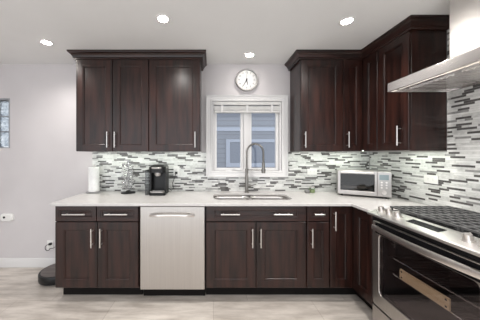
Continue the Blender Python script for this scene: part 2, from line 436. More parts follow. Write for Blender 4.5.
def open_box(x0, x1, y0, y1, z0, z1, t=0.018, top=True):
    b = B()
    b.box(x0, x0 + t, y0, y1, z0, z1); b.box(x1 - t, x1, y0, y1, z0, z1)
    b.box(x0 + t, x1 - t, y1 - 0.008, y1, z0, z1); b.box(x0 + t, x1 - t, y0, y1 - 0.008, z0, z0 + t)
    return b

# --- wall cabinets, left
ZT = 2.385
def wall_cab(label, x0, x1, doors, end=None):
    root = thing('wall_cabinet', label, 'cabinet', ((x0 + x1) / 2, YB, ZU), 'dark wall cabinets')
    b = B(); b.box(x0, x1, YU + 0.021, YB - .001, ZU + 0.016, ZT)
    b.box(x0, x0 + 0.018, YU + 0.021, YB - .001, ZU, ZU + 0.016); b.box(x1 - 0.018, x1, YU + 0.021, YB - .001, ZU, ZU + 0.016)
    b.box(x0 + 0.018, x1 - 0.018, YU + 0.021, YU + 0.04, ZU, ZU + 0.016)
    obj('body', b, 'wood', root, bevel=0.0015)
    for (a, c, hs_) in doors:
        add_front(root, 'door', TB(YU), a, c, ZU + 0.003, 2.352, 0.068, 0.062, [(hx, 1.51, 0.165) for hx in hs_])
    return root
wall_cab('double door dark wall cabinet above the coffee maker and paper towel', -1.437, -0.668, [(-1.434, -1.052, [-1.094]), (-1.048, -0.671, [-1.016])])
wall_cab('single door dark wall cabinet just left of the window', -0.6665, -0.1265, [(-0.664, -0.129, [-0.177])])
wall_cab('single door dark wall cabinet just right of the window', 0.938, 1.384, [(0.941, 1.381, [0.975])])

# --- corner wall cabinet (L shaped) and end cabinet
root = thing('wall_cabinet', 'corner dark wall cabinet with two angled doors above the toaster oven', 'cabinet', (1.7, 2.4, ZU), 'dark wall cabinets')
b = B(); b.prism([(1.386, YU + .021), (XU + .021, YU + .021), (XU + .021, 2.034), (XR - .001, 2.034), (XR - .001, YB - .001), (1.386, YB - .001)], ZU + 0.016, ZT)
obj('body', b, 'wood', root, bevel=0.0015)
add_front(root, 'door', TB(YU), 1.388, XU - 0.002, ZU + .003, 2.352, 0.05, 0.062, [(1.425, 1.51, 0.165)])
add_front(root, 'door', TR(XU), -(YU - 0.022), -2.036, ZU + .003, 2.352, 0.05, 0.062, [])
root = thing('wall_cabinet', 'end dark wall cabinet with glossy side panel beside the range hood', 'cabinet', (1.7, 1.87, ZU), 'dark wall cabinets')
b = B(); b.box(XU + .021, XR - .001, 1.706, 2.032, ZU + 0.016, ZT); b.box(XU + .021, XR - .001, 1.706, 1.724, ZU, ZU + 0.016)
obj('body', b, 'wood', root, bevel=0.0015)
add_front(root, 'door', TR(XU), -2.030, -1.709, ZU + .003, 2.352, 0.062, 0.062, [(-1.780, 1.515, 0.165)])

# --- crown mouldings swept round the cabinet tops
def crown(name, label, path):
    prof = [(0.0, 2.356), (0.021, 2.356), (0.021, 2.374), (0.029, 2.377), (0.031, 2.388), (0.040, 2.402), (0.053, 2.416), (0.062, 2.420), (0.065, 2.428), (0.065, 2.4392), (0.0, 2.4392)]
    n = len(path); offs = []
    for i in range(n):
        ds = []
        if i > 0: d = Vector(path[i]) - Vector(path[i - 1]); d.normalize(); ds.append(Vector((d.y, -d.x)))
        if i < n - 1: d = Vector(path[i + 1]) - Vector(path[i]); d.normalize(); ds.append(Vector((d.y, -d.x)))
        m_ = ds[0] if len(ds) == 1 else (ds[0] + ds[1]) / (1 + ds[0].dot(ds[1]))
        offs.append(m_)
    b = B(); b.rings([[(path[i][0] + offs[i].x * o, path[i][1] + offs[i].y * o, z) for o, z in prof] for i in range(n)])
    return tag(obj(name, b, 'wood_h'), label, 'molding', 'crown moldings')
e = 0.0005; yc = YU + 0.0205; xc = XU + 0.0205
crown('crown_molding', 'dark crown molding along the top of the cabinets left of the window', [(-1.437 - e, YB - .001), (-1.437 - e, yc), (-0.1265 + e, yc), (-0.1265 + e, YB - .001)])
crown('crown_molding', 'dark crown molding wrapping the corner cabinets right of the window', [(0.938 - e, YB - .001), (0.938 - e, yc), (xc, yc), (xc, 1.706 - e), (XR - .001, 1.706 - e)])

# --- base cabinets
ZB = 0.125; ZK = 0.889
def toe(root, T, u0, u1):
    obj('toe_kick', B(T).box(u0, u1, 0.115, 0.13, 0.0005, ZB - .0005), 'toe', root)
def base_back(label, x0, x1, body_open=False):
    root = thing('base_cabinet', label, 'cabinet', ((x0 + x1) / 2, 2.25, 0), 'dark base cabinets')
    if body_open:
        b = open_box(x0, x1, YF + .021, YT - .001, ZB, ZK)
        b.box(x0 + .018, x1 - .018, YF + .021, YF + .04, ZK - 0.03, ZK); b.box(x0 + .018, x1 - .018, YF + .021, YF + .04, 0.725, 0.76)
    else:
        b = B().box(x0, x1, YF + .021, YT - .001, ZB, ZK)
    obj('body', b, 'wood', root, bevel=0.0015)
    toe(root, TB(YF), x0, x1)
    return root
T = TB(YF)
r = base_back('two drawer two door dark base cabinet at the left counter end', -1.437, -0.670)
add_front(r, 'drawer', T, -1.432, -1.058, 0.745, 0.884, 0.034, 0.034, [(-1.245, 0.816, 0.205, False)], 'wood_h')
add_front(r, 'drawer', T, -1.052, -0.675, 0.745, 0.884, 0.034, 0.034, [(-0.864, 0.816, 0.205, False)], 'wood_h')
add_front(r, 'door', T, -1.432, -1.048, 0.140, 0.738, 0.072, 0.068, [(-1.087, 0.602, 0.17)])
add_front(r, 'door', T, -1.045, -0.675, 0.140, 0.738, 0.072, 0.068, [(-1.007, 0.602, 0.17)])
r = base_back('wide dark sink cabinet under the sink with two doors', -0.058, 0.862, True)
add_front(r, 'drawer_front', T, -0.052, 0.857, 0.745, 0.884, 0.07, 0.034, [(0.165, 0.816, 0.17, False), (0.640, 0.816, 0.17, False)], 'wood_h')
add_front(r, 'door', T, -0.052, 0.401, 0.140, 0.738, 0.072, 0.068, [(0.366, 0.602, 0.17)])
add_front(r, 'door', T, 0.404, 0.857, 0.140, 0.738, 0.072, 0.068, [(0.441, 0.602, 0.17)])
r = base_back('narrow dark base cabinet with one small drawer right of the sink', 0.864, 1.076)
add_front(r, 'drawer', T, 0.869, 1.071, 0.745, 0.884, 0.034, 0.034, [(0.97, 0.816, 0.09, False)], 'wood_h')
add_front(r, 'door', T, 0.869, 1.071, 0.140, 0.738, 0.055, 0.068, [(0.905, 0.602, 0.17)])
r = thing('base_cabinet', 'corner dark base cabinet with tall folding doors beside the range', 'cabinet', (1.5, 2.2, 0), 'dark base cabinets')
b = B(); b.prism([(1.078, YF + .021), (XF + .021, YF + .021), (XF + .021, 1.692), (XT - .002, 1.692), (XT - .002, YT - .001), (1.078, YT - .001)], ZB, ZK)
obj('body', b, 'wood', r, bevel=0.0015)
b = B(); b.prism([(1.078, YF + .115), (XF + .115, YF + .115), (XF + .115, 1.692), (XF + .13, 1.692), (XF + .13, YF + .13), (1.078, YF + .13)], 0.0005, ZB - .0005)
obj('toe_kick', b, 'toe', r)
add_front(r, 'door', T, 1.081, XF - .002, 0.140, 0.884, 0.05, 0.068, [(1.112, 0.755, 0.17)])
add_front(r, 'door', TR(XF), -(YF - .022), -1.695, 0.140, 0.884, 0.05, 0.068, [])

# ---------------------------------------------------------------- countertop with sink cut-out
SX, SY, SW, SD = 0.41, 2.232, 0.79, 0.335
ct = B()
outer = [(-1.462, YF - 0.028), (XF - 0.028, YF - 0.028), (XF - 0.028, 1.688), (XT - .001, 1.688), (XT - .001, YT - .0005), (-1.462, YT - .0005)]
hole = ct.rrect(SX, SY, SW, SD, 0.09, 8)
edges = []
for poly in (outer, hole):
    vs_ = [ct.v((x, y, ZC)) for x, y in poly]
    edges += [ct.bm.edges.new((vs_[i], vs_[(i + 1) % len(vs_)])) for i in range(len(vs_))]
res = bmesh.ops.triangle_fill(ct.bm, use_beauty=True, use_dissolve=False, edges=edges)
faces = [f for f in res['geom'] if isinstance(f, bmesh.types.BMFace)]
ex = bmesh.ops.extrude_face_region(ct.bm, geom=faces)
bmesh.ops.translate(ct.bm, verts=[v for v in ex['geom'] if isinstance(v, bmesh.types.BMVert)], vec=(0, 0, -0.025))
tag(obj('countertop', ct, 'quartz', bevel=0.003), 'white quartz countertop running along the tiled wall around the sink', 'countertop')

# --- double bowl sink
sk = thing('sink', 'undermount double bowl steel sink below the window', 'sink', (SX, SY, 0.7))
def bowl(cx, w_):
    b = B(); L_ = []
    def lp(w2, d2, r, z): return [(x, y, z) for x, y in b.rrect(cx, SY, w2, d2, r, 6)]
    L_ = [lp(w_, SD + 0.02, 0.085, ZC - 0.0265), lp(w_ - .004, SD + 0.016, 0.085, ZC - 0.06), lp(w_ - .02, SD, 0.08, 0.73), lp(w_ - 0.06, SD - 0.04, 0.07, 0.705), lp(0.1, 0.1, 0.049, 0.702)]
    b.rings(L_, cap=False); b.f([b.v(p) for p in L_[-1]])
    bmesh.ops.remove_doubles(b.bm, verts=b.bm.verts, dist=1e-5)
    return b
for cx, w_ in ((0.205, 0.40), (0.615, 0.40)):
    bo = obj('bowl', bowl(cx, w_), 'steel_h', sk)
    md = bo.modifiers.new('solid', 'SOLIDIFY'); md.thickness = 0.0015; md.offset = 1
    obj('drain', B().lathe([(0.0, 0.704), (0.042, 0.704), (0.046, 0.707), (0.05, 0.704), (0.05, 0.701)], (cx, SY, 0)), 'chrome', bo)

# --- pull-down spring faucet
FX, FY = 0.402, 2.452
fc = thing('faucet', 'tall spring neck faucet behind the sink', 'faucet', (FX, FY, ZC))
b = B(); b.lathe([(0.027, 0.0005), (0.027, 0.006), (0.019, 0.012), (0.019, 0.20), (0.0165, 0.205), (0.0165, 0.245), (0.011, 0.25)], (FX, FY, ZC), 28)
obj('body', b, 'faucet', fc)
ux, uy = math.cos(math.radians(-20)), math.sin(math.radians(-20))
R_ = 0.094; zt = ZC + 0.56 - R_
arc = [(FX, FY, ZC + 0.25 + (zt - ZC - 0.25) * k / 14) for k in range(14)]
arc += [(FX + ux * R_ * (1 - math.cos(a)), FY + uy * R_ * (1 - math.cos(a)), zt + R_ * math.sin(a)) for a in [PI * k / 24 for k in range(25)]]
ex_, ey_ = FX + ux * 2 * R_, FY + uy * 2 * R_
arc += [(ex_, ey_, zt - 0.03 * k) for k in range(1, 5)]
obj('hose', B().tube(arc, 0.0075, 10), 'faucet', fc)
# spring coil around the hose
pts = []; AV = [Vector(p) for p in arc]; dist = [0]
for a, c in zip(AV, AV[1:]): dist.append(dist[-1] + (c - a).length)
tot = dist[-1]; turns = int(tot / 0.0115); N_ = turns * 9; side = Vector((-uy, ux, 0))
for k in range(N_ + 1):
    s_ = tot * k / N_; j = max(i for i in range(len(dist)) if dist[i] <= s_ + 1e-9); j = min(j, len(AV) - 2)
    t_ = (s_ - dist[j]) / max(dist[j + 1] - dist[j], 1e-9); p = AV[j].lerp(AV[j + 1], t_); d = (AV[j + 1] - AV[j]).normalized(); nrm = side.cross(d)
    an = 2 * PI * turns * k / N_; pts.append(p + (nrm * math.cos(an) + side * math.sin(an)) * 0.0128)
obj('spring', B().tube(pts, 0.0022, 5), 'faucet', fc)
b = B(); b.lathe([(0.012, 0.02), (0.017, 0.015), (0.017, -0.055), (0.02, -0.065), (0.021, -0.10), (0.017, -0.103)], (ex_, ey_, zt - 0.135), 24)
obj('spray_head', b, 'faucet', fc)
b = B(); za = ZC + 0.262; b.tube([(FX, FY, za), (ex_, ey_, za)], 0.0055, 10); b.lathe([(0.021, -0.014), (0.024, -0.012), (0.024, 0.012), (0.021, 0.014)], (ex_, ey_, za), 24); b.lathe([(0.016, -0.012), (0.019, -0.01), (0.019, 0.01), (0.016, 0.012)], (FX, FY, za), 24)
obj('holder_arm', b, 'faucet', fc)
b = B(); b.cyl((FX + 0.012, FY - 0.005, ZC + 0.075), (FX + 0.045, FY - 0.012, ZC + 0.078), 0.011, n=16); b.tube([(FX + 0.04, FY - 0.012, ZC + 0.078), (FX + 0.075, FY - 0.03, ZC + 0.092), (FX + 0.10, FY - 0.04, ZC + 0.10)], [0.006, 0.0055, 0.0045], 10)
obj('lever', b, 'faucet', fc)

# ---------------------------------------------------------------- dishwasher
dw = thing('dishwasher', 'stainless steel dishwasher with curved bar handle under the counter', 'dishwasher', (-0.36, 2.2, 0))
x0, x1 = -0.656, -0.064
obj('body', B().box(x0, x1, YF + 0.03, YT - 0.01, 0.12, 0.885), 'black', dw)
b = B(); b.box(x0 + .003, x1 - .003, YF - 0.008, YF + 0.028, 0.127, 0.882)
d = obj('door', b, 'steel', dw, bevel=0.004)
b = B(); n = 16; rings = []
for k in range(n + 1):
    t_ = k / n; x = -0.565 + 0.405 * t_; bow = 4 * t_ * (1 - t_); y = YF - 0.012 - 0.042 * min(1, bow * 1.6); zc_ = 0.806 + 0.008 * bow; hh = 0.007 + 0.004 * (1 - bow)
    rings.append([(x, y - 0.010, zc_ - hh), (x, y - 0.013, zc_), (x, y - 0.010, zc_ + hh), (x, y + 0.006, zc_ + hh * .8), (x, y + 0.006, zc_ - hh * .8)])
b.rings(rings)
obj('handle', b, 'nickel', d)
obj('toe_kick', B().box(x0, x1, YF + 0.10, YF + 0.115, 0.0005, 0.119), 'toe', dw)

# ---------------------------------------------------------------- gas range
RY0, RY1 = 0.925, 1.683       # near and far ends
RX = 1.265                    # door face
rg = thing('gas_range', 'stainless slide-in gas range with five knobs and black oven door glass', 'range', (1.55, 1.30, 0))
b = B()                       # shell around an oven cavity
CX0, CX1, CY0, CY1, CZ0, CZ1 = 1.30, 1.80, RY0 + 0.075, RY1 - 0.075, 0.26, 0.76
b.box(RX + 0.035, XT - .002, RY0, CY0, 0.03, 0.885); b.box(RX + 0.035, XT - .002, CY1, RY1, 0.03, 0.885)
b.box(RX + 0.035, XT - .002, CY0, CY1, 0.03, CZ0); b.box(RX + 0.035, XT - .002, CY0, CY1, CZ1, 0.885); b.box(CX1, XT - .002, CY0, CY1, CZ0, CZ1)
obj('body', b, mat('oven_enamel', (0.03, 0.028, 0.028), 0.35), rg)
for y in (RY0 + 0.05, RY1 - 0.05):
    for x in (RX + 0.08, XT - 0.06): obj('foot', B().cyl((x, y, 0.0005), (x, y, 0.031), 0.018, n=14), 'black', rg)
# cooktop deck: bullnose front lip, sloped control panel, burner well
b = B(); pf = [(1.231, 0.892), (1.225, 0.900), (1.228, 0.908), (1.242, 0.912), (1.352, 0.934), (1.366, 0.934), (1.368, 0.918), (XT - .03, 0.918), (XT - .028, 0.934), (XT - .002, 0.934), (XT - .002, 0.887), (1.231, 0.887)]
b.rings([[(x, y, z) for x, z in pf] for y in (RY0 + .002, RY1 - .002)])
obj('cooktop', b, 'satinsteel', rg, bevel=0.0015)
obj('burner_pan', B().box(1.372, XT - .034, RY0 + 0.02, RY1 - 0.02, 0.9183, 0.9215), 'blackgloss', rg)
obj('vent_strip', B().box(RX + 0.012, RX + 0.0345, RY0 + .004, RY1 - .004, 0.845, 0.884), 'black', rg)
b = B()
def slope(x): return 0.912 + (x - 1.242) * 0.2
b.rings([[(x, y, slope(x) + dz) for x, dz in ((1.277, 0.0003), (1.277, 0.002), (1.330, 0.002), (1.330, 0.0003))] for y in (1.20, 1.40)])
dp = obj('control_display', b, 'blackgloss', rg)
nv = Vector((-0.2, 0, 1)).normalized()
for y in (1.625, 1.555, 1.485, 1.075, 1.005):
    c = Vector((1.30, y, slope(1.30))); b = B()
    b.cyl(c, c + nv * 0.006, 0.027, 0.026, 24); b.cyl(c + nv * 0.006, c + nv * 0.034, 0.021, 0.0185, 24)
    q = c + nv * 0.034; b.cyl(q + Vector((-.018, 0, -.0036 + .001)), q + Vector((.018, 0, .0036 + .001)), 0.004, n=8)
    obj('knob', b, 'nickel', rg)
# burners and grates
for (x, y, r_) in ((1.48, 1.53, 0.04), (1.72, 1.53, 0.032), (1.60, 1.304, 0.05), (1.48, 1.08, 0.04), (1.72, 1.08, 0.032)):
    b = B(); b.lathe([(r_ * 1.2, 0.9218), (r_ * 1.2, 0.927), (r_, 0.930), (r_, 0.936), (r_ * 0.9, 0.939), (0, 0.940)], (x, y, 0), 24)
    obj('burner', b, 'iron', rg)
for k in range(3):
    y0 = RY0 + 0.028 + k * 0.2345; y1 = y0 + 0.229; x0, x1 = 1.385, XT - 0.045; zt_ = 0.957; h_ = 0.011; t_ = 0.006
    b = B()
    for y in (y0, y1 - 2 * t_): b.box(x0, x1, y, y + 2 * t_, zt_ - h_, zt_)
    for x in (x0, x1 - 2 * t_, (x0 + x1) / 2 - t_): b.box(x, x + 2 * t_, y0 + 2 * t_, y1 - 2 * t_, zt_ - h_, zt_)
    for q in range(1, 4):
        y = y0 + (y1 - y0) * q / 4; b.box(x0 + 2 * t_, x1 - 2 * t_, y - t_, y + t_, zt_ - h_ - .001, zt_ + 0.001)
    for q in range(1, 8):
        if q == 4: continue
        x = x0 + (x1 - x0) * q / 8; b.box(x - t_, x + t_, y0 + 2 * t_, y1 - 2 * t_, zt_ - h_ - .002, zt_ - .0005)
    for x in (x0 + .002, x1 - .016):
        for y in (y0 + .001, y1 - .013): b.box(x, x + .014, y, y + .012, 0.9218, zt_ - h_)
    obj('grate', b, 'iron', rg)
# oven door with window and arched handle
b = B(); y0, y1 = RY0 + 0.004, RY1 - 0.012; z0, z1 = 0.195, 0.842; gy0, gy1, gz0, gz1 = RY0 + 0.075, RY1 - 0.072, 0.295, 0.752
def yzr(y0_, y1_, z0_, z1_, r, x, n=5):
    out = []
    for (sy, sz, a0) in ((1, 1, 0), (-1, 1, 90), (-1, -1, 180), (1, -1, 270)):
        for k in range(n + 1):
            a = math.radians(a0 + 90 * k / n); cy = y1_ - r if sy > 0 else y0_ + r; cz = z1_ - r if sz > 0 else z0_ + r
            out.append((x, cy + r * math.cos(a), cz + r * math.sin(a)))
    return out
b.rings([yzr(y0, y1, z0, z1, 0.012, RX + 0.033), yzr(y0, y1, z0, z1, 0.012, RX + 0.004), yzr(y0 + .004, y1 - .004, z0 + .004, z1 - .004, 0.012, RX), yzr(gy0, gy1, gz0, gz1, 0.03, RX), yzr(gy0 + .003, gy1 - .003, gz0 + .003, gz1 - .003, 0.03, RX + 0.004), yzr(gy0 + .003, gy1 - .003, gz0 + .003, gz1 - .003, 0.03, RX + 0.033)], loop=True)
b.bm.faces.ensure_lookup_table()
od = obj('oven_door', b, 'steel', rg)
obj('door_glass', B().rings([yzr(gy0 + .0035, gy1 - .0035, gz0 + .0035, gz1 - .0035, 0.03, RX + 0.006), yzr(gy0 + .0035, gy1 - .0035, gz0 + .0035, gz1 - .0035, 0.03, RX + 0.011)]), 'ovenglass', od)
b = B().rings([yzr(y0 + .03, y1 - .03, 0.7535, 0.838, 0.004, RX - 0.001), yzr(y0 + .03, y1 - .03, 0.7535, 0.838, 0.004, RX + 0.001)])
obj('black_band', b, 'blackgloss', od)
b = B(); n = 24; rings = []
for k in range(n + 1):
    t_ = k / n; y = RY1 - 0.046 - (RY1 - RY0 - 0.092) * t_; bow = 4 * t_ * (1 - t_); x = RX - 0.024 - 0.030 * bow; zc_ = 0.801
    rings.append([(x + .004, y, zc_ - .021), (x - .006, y, zc_ - .017), (x - .010, y, zc_), (x - .006, y, zc_ + .017), (x + .004, y, zc_ + .021), (x + .008, y, zc_ + .012), (x + .008, y, zc_ - .012)])
b.rings(rings)
for y in (RY1 - 0.066, RY0 + 0.066): b.box(RX - 0.026, RX - 0.0005, y - 0.012, y + 0.012, 0.79, 0.812)
obj('handle', b, 'nickel', od)
b = B().box(RX - .001, RX + 0.034, RY0 + 0.004, RY1 - 0.012, 0.045, 0.188)
obj('storage_drawer', b, 'steel', rg, bevel=0.004)
# racks inside
for zr in (0.484, 0.60):
    b = B()
    for q in range(15): y = CY0 + 0.012 + (CY1 - CY0 - 0.024) * q / 14; b.cyl((CX0 + 0.03, y, zr), (CX1 - 0.02, y, zr), 0.0025, n=6)
    for x in (CX0 + 0.03, 1.55, CX1 - 0.02): b.cyl((x, CY0 - .002, zr - .004), (x, CY1 + .002, zr - .004), 0.0035, n=6)
    obj('oven_rack', b, 'chrome', rg)
b = B().box(1.318, 1.330, 1.18, 1.49, 0.4875, 0.556)
b.mi = 1
for y in (1.475, 1.195):
    for z in (0.502, 0.541): b.cyl((1.3168, y, z), (1.319, y, z), 0.006, n=10)
tag(obj('wooden_board', b, ['cardb', 'black'], bevel=0.001), 'narrow tan board with dark dots seen through the oven door glass', 'board')

# ---------------------------------------------------------------- range hood
hd = thing('range_hood', 'stainless wall chimney range hood above the gas range', 'range hood', (1.65, 1.31, 1.85))
HX0, HY0, HY1, HZ = 1.40, 0.93, 1.692, 1.853
b = B(); t_ = 0.012
b.box(HX0, HX0 + t_, HY0, HY1, HZ, HZ + 0.07); b.box(XT - .002 - t_, XT - .002, HY0, HY1, HZ, HZ + 0.07)
b.box(HX0 + t_, XT - .002 - t_, HY0, HY0 + t_, HZ, HZ + 0.07); b.box(HX0 + t_, XT - .002 - t_, HY1 - t_, HY1, HZ, HZ + 0.07)
b.box(HX0 + t_, XT - .002 - t_, HY0 + t_, HY1 - t_, HZ + 0.058, HZ + 0.07)
obj('canopy', b, 'lipsteel', hd, bevel=0.002)
b = B(); zz = HZ + 0.0705
lo = [(HX0 + .004, HY0 + .004), (XT - .003, HY0 + .004), (XT - .003, HY1 - .004), (HX0 + .004, HY1 - .004)]
hi = [(1.608, 1.175), (XT - .003, 1.175), (XT - .003, 1.445), (1.608, 1.445)]
b.rings([[(x, y, zz) for x, y in lo], [(x, y, zz + 0.045) for x, y in hi]])
obj('sloped_top', b, 'lipsteel', hd)
b = B(); b.box(1.612, XT - .002, 1.18, 1.44, zz + 0.0455, H - .001)
obj('chimney', b, 'satinsteel', hd, bevel=0.002)
b = B(); b.box(HX0 + 0.075, XT - 0.02, HY0 + 0.02, HY1 - 0.02, HZ + 0.014, HZ + 0.022)
un = obj('underside_panel', b, 'lipsteel', hd, bevel=0.001)
for y in (1.14, 1.48):
    b = B(); b.box(1.52, 1.84, y - 0.15, y + 0.15, HZ + 0.008, HZ + 0.0135)
    for q in range(9): b.box(1.53, 1.83, y - 0.14 + q * 0.033, y - 0.128 + q * 0.033, HZ + 0.005, HZ + 0.0082)
    obj('filter', b, 'lipsteel', hd)
b = B(); b.box(HX0 + t_ + .001, HX0 + 0.074, HY0 + 0.02, HY1 - 0.02, HZ + 0.02, HZ + 0.03)
obj('front_tray', b, 'nickel', hd)
for y in (1.13, 1.485):
    obj('hood_lamp', B().box(1.425, 1.437, y - 0.17, y + 0.17, HZ + 0.016, HZ + 0.0198), 'hoodlens', hd)
    ld = bpy.data.lights.new('hood_bulb', 'SPOT'); ld.energy = 4.5; ld.color = (1.0, 0.96, 0.92); ld.spot_size = math.radians(150); ld.spot_blend = 1.0; ld.shadow_soft_size = 0.02
    lo_ = bpy.data.objects.new('hood_bulb', ld); C.objects.link(lo_); lo_.location = (1.445 - 1.65, y - 1.31, -0.022); lo_.rotation_euler = (0, math.radians(12), 0); lo_.parent = hd

# ---------------------------------------------------------------- ceiling lights
first = None; lamps = []
for i, (x, y, lab) in enumerate(((-1.60, 2.05, 'recessed ceiling light at the left end above the bare wall'), (-0.39, 1.69, 'recessed ceiling light in front of the cabinets left of the window'),
                   (0.41, 2.31, 'recessed ceiling light directly above the wall clock'), (1.095, 1.72, 'recessed ceiling light near the range hood and corner cabinets'),
                   (-1.95, -0.25, 'recessed ceiling light out of view behind the viewer, farthest from the range'), (-0.2, -0.3, 'recessed ceiling light out of view directly behind the viewer'), (0.75, 0.3, 'recessed ceiling light out of view overhead beside the range'))):  # last three are unseen, added to fill the room with light
    if first is None:
        first = r = thing('ceiling_light', lab, 'ceiling light', (x, y, H), 'recessed ceiling lights')
        obj('trim_ring', B().lathe([(0.040, -0.0035), (0.043, -0.006), (0.058, -0.004), (0.060, -0.0005), (0.040, -0.0005)], (x, y, H), 36, loop=True), 'white', r)
        obj('lens', B().lathe([(0, -0.003), (0.039, -0.003), (0.039, -0.0006), (0, -0.0006)], (x, y, H), 36), 'lens', r)
    else:
        r = copy_thing(first, (x, y, H), lab)
    lamps.append(r)
for i, r in enumerate(lamps):
    ld = bpy.data.lights.new('ceiling_lamp', 'SPOT'); ld.energy = LAMP_W * (0.08 if i == 2 else 0.6 if i == 0 else 1.0); ld.color = (1.0, 0.96, 0.915); ld.spot_size = math.radians(148); ld.spot_blend = 1.0; ld.shadow_soft_size = 0.035
    lo_ = bpy.data.objects.new('ceiling_lamp', ld); C.objects.link(lo_); lo_.location = (0, 0, -0.045); lo_.parent = r

# ---------------------------------------------------------------- under-cabinet fill bars, added for even light on tile and counter
for (T_, L_, pw_, lab) in ((TB(YB) @ Matrix.Translation((-1.05, 0, 0)), 0.66, BAR_W, 'slim light bar under the double door wall cabinet'),
                      (TB(YB) @ Matrix.Translation((-0.40, 0, 0)), 0.46, BAR_W, 'slim light bar under the cabinet left of the window'),
                      (TB(YB) @ Matrix.Translation((1.16, 0, 0)), 0.38, BAR_W * 1.5, 'slim light bar under the cabinet right of the window'),
                      (TB(YB) @ Matrix.Translation((1.57, 0, 0)), 0.30, BAR_W * 2.6, 'slim light bar under the corner wall cabinet'),
                      (TR(XR) @ Matrix.Translation((-1.87, 0, 0)), 0.28, BAR_W * 3.4, 'slim light bar under the end wall cabinet by the hood')):
    r = thing('light_bar', lab, 'light', T_ @ Vector((0, -0.1, ZU + 0.0)), 'under cabinet light bars')
    top = ZU + 0.0155
    obj('housing', B(T_).box(-L_ / 2, L_ / 2, -0.16, -0.12, top - 0.0065, top), 'white', r)
    obj('diffuser', B(T_).box(-L_ / 2 + .005, L_ / 2 - .005, -0.156, -0.124, top - 0.0085, top - 0.0067), 'led', r)
    ld = bpy.data.lights.new('bar_lamp', 'AREA'); ld.shape = 'RECTANGLE'; ld.size = L_; ld.size_y = 0.03; ld.energy = pw_ * L_; ld.color = (0.93, 1.0, 0.88)
    lo_ = bpy.data.objects.new('bar_lamp', ld); C.objects.link(lo_); lo_.matrix_local = Matrix.Translation(-Vector(r.location)) @ T_ @ Matrix.Translation((0, -0.14, top - 0.012)); lo_.parent = r

# ---------------------------------------------------------------- wall clock (5:35)
CXk, CZk = 0.413, 2.243
ck = thing('wall_clock', 'round white wall clock with thin silver rim above the window', 'clock', (CXk, YB, CZk))
b = B(); b.lathe([(0.128, -0.0005), (0.132, -0.01), (0.132, -0.034), (0.127, -0.040), (0.119, -0.038), (0.117, -0.026), (0.117, -0.0005)], (CXk, YB, CZk), 56, 'y')
obj('rim', b, mat('clock_rim_grey', (0.36, 0.35, 0.34), 0.3, 0.8), ck)
obj('face', B().lathe([(0, -0.018), (0.1168, -0.018), (0.1168, -0.001), (0, -0.001)], (CXk, YB, CZk), 56, 'y'), mat('clock_face_white', (0.72, 0.72, 0.71), 0.4), ck)
for k in range(1, 13):
    a = 2 * PI * k / 12
    text_mesh('numeral', str(k), 0.030, Matrix.Translation((0.090 * math.sin(a), -0.0188, 0.090 * math.cos(a))) @ Matrix.Rotation(PI / 2, 4, 'X'), 'black', ck)
b = B()
for k in range(60):
    a = 2 * PI * k / 60; rI = 0.106 if k % 5 else 0.104; wd = 0.0006 if k % 5 else 0.0014
    q = Vector((math.sin(a), 0, math.cos(a))); p_ = Vector((math.cos(a), 0, -math.sin(a))); o_ = Vector((CXk, YB - 0.0186, CZk))
    b.f([b.v(o_ + q * rI + p_ * wd), b.v(o_ + q * 0.112 + p_ * wd), b.v(o_ + q * 0.112 - p_ * wd), b.v(o_ + q * rI - p_ * wd)])
obj('minute_marks', b, 'black', ck, smooth=False)
def hand(nm, deg, L_, wd, dy):
    a = math.radians(deg); q = Vector((math.sin(a), 0, math.cos(a))); p_ = Vector((math.cos(a), 0, -math.sin(a))); o_ = Vector((CXk, YB - dy, CZk)); yv = Vector((0, -0.001, 0)); b = B()
    pl = [o_ - q * 0.018 + p_ * wd, o_ + q * L_ + p_ * wd * .4, o_ + q * L_ - p_ * wd * .4, o_ - q * 0.018 - p_ * wd]
    b.rings([pl, [p + yv for p in pl]]); obj(nm, b, 'black', ck)
hand('hour_hand', 167, 0.060, 0.008, 0.020); hand('minute_hand', 210, 0.095, 0.007, 0.0215); hand('second_hand', 2, 0.08, 0.0025, 0.023)
obj('hub', B().lathe([(0.005, -0.0185), (0.005, -0.0255), (0, -0.0255)], (CXk, YB, CZk), 16, 'y'), 'black', ck)

# ---------------------------------------------------------------- window blind, raised
bl = thing('window_blind', 'white faux wood blind raised to the top of the window', 'blind', (0.418, YB, 1.98))
bx0, bx1 = WX0 + 0.022, WX1 - 0.022
b = B(); b.box(bx0, bx1, YB - 0.018, YB + 0.030, 1.945, 1.984)
obj('valance', b, 'blindm', bl, bevel=0.004)
for k in range(9):
    z = 1.926 - k * 0.0056; dx = random.uniform(-.002, .002); dy = random.uniform(-.003, .003)
    obj('slat', B().box(bx0 + .004 + dx, bx1 - .004 + dx, YB - 0.022 + dy, YB + 0.028 + dy, z - 0.0024, z + 0.0024), 'blindm', bl)
b = B().box(bx0 + .003, bx1 - .003, YB - 0.022, YB + 0.028, 1.853, 1.876); obj('bottom_rail', b, 'blindm', bl, bevel=0.003)
for x in (0.12, 0.42, 0.715): obj('ladder_tape', B().box(x - .012, x + .012, YB - 0.0275, YB - 0.026, 1.854, 1.945), 'trim', bl)

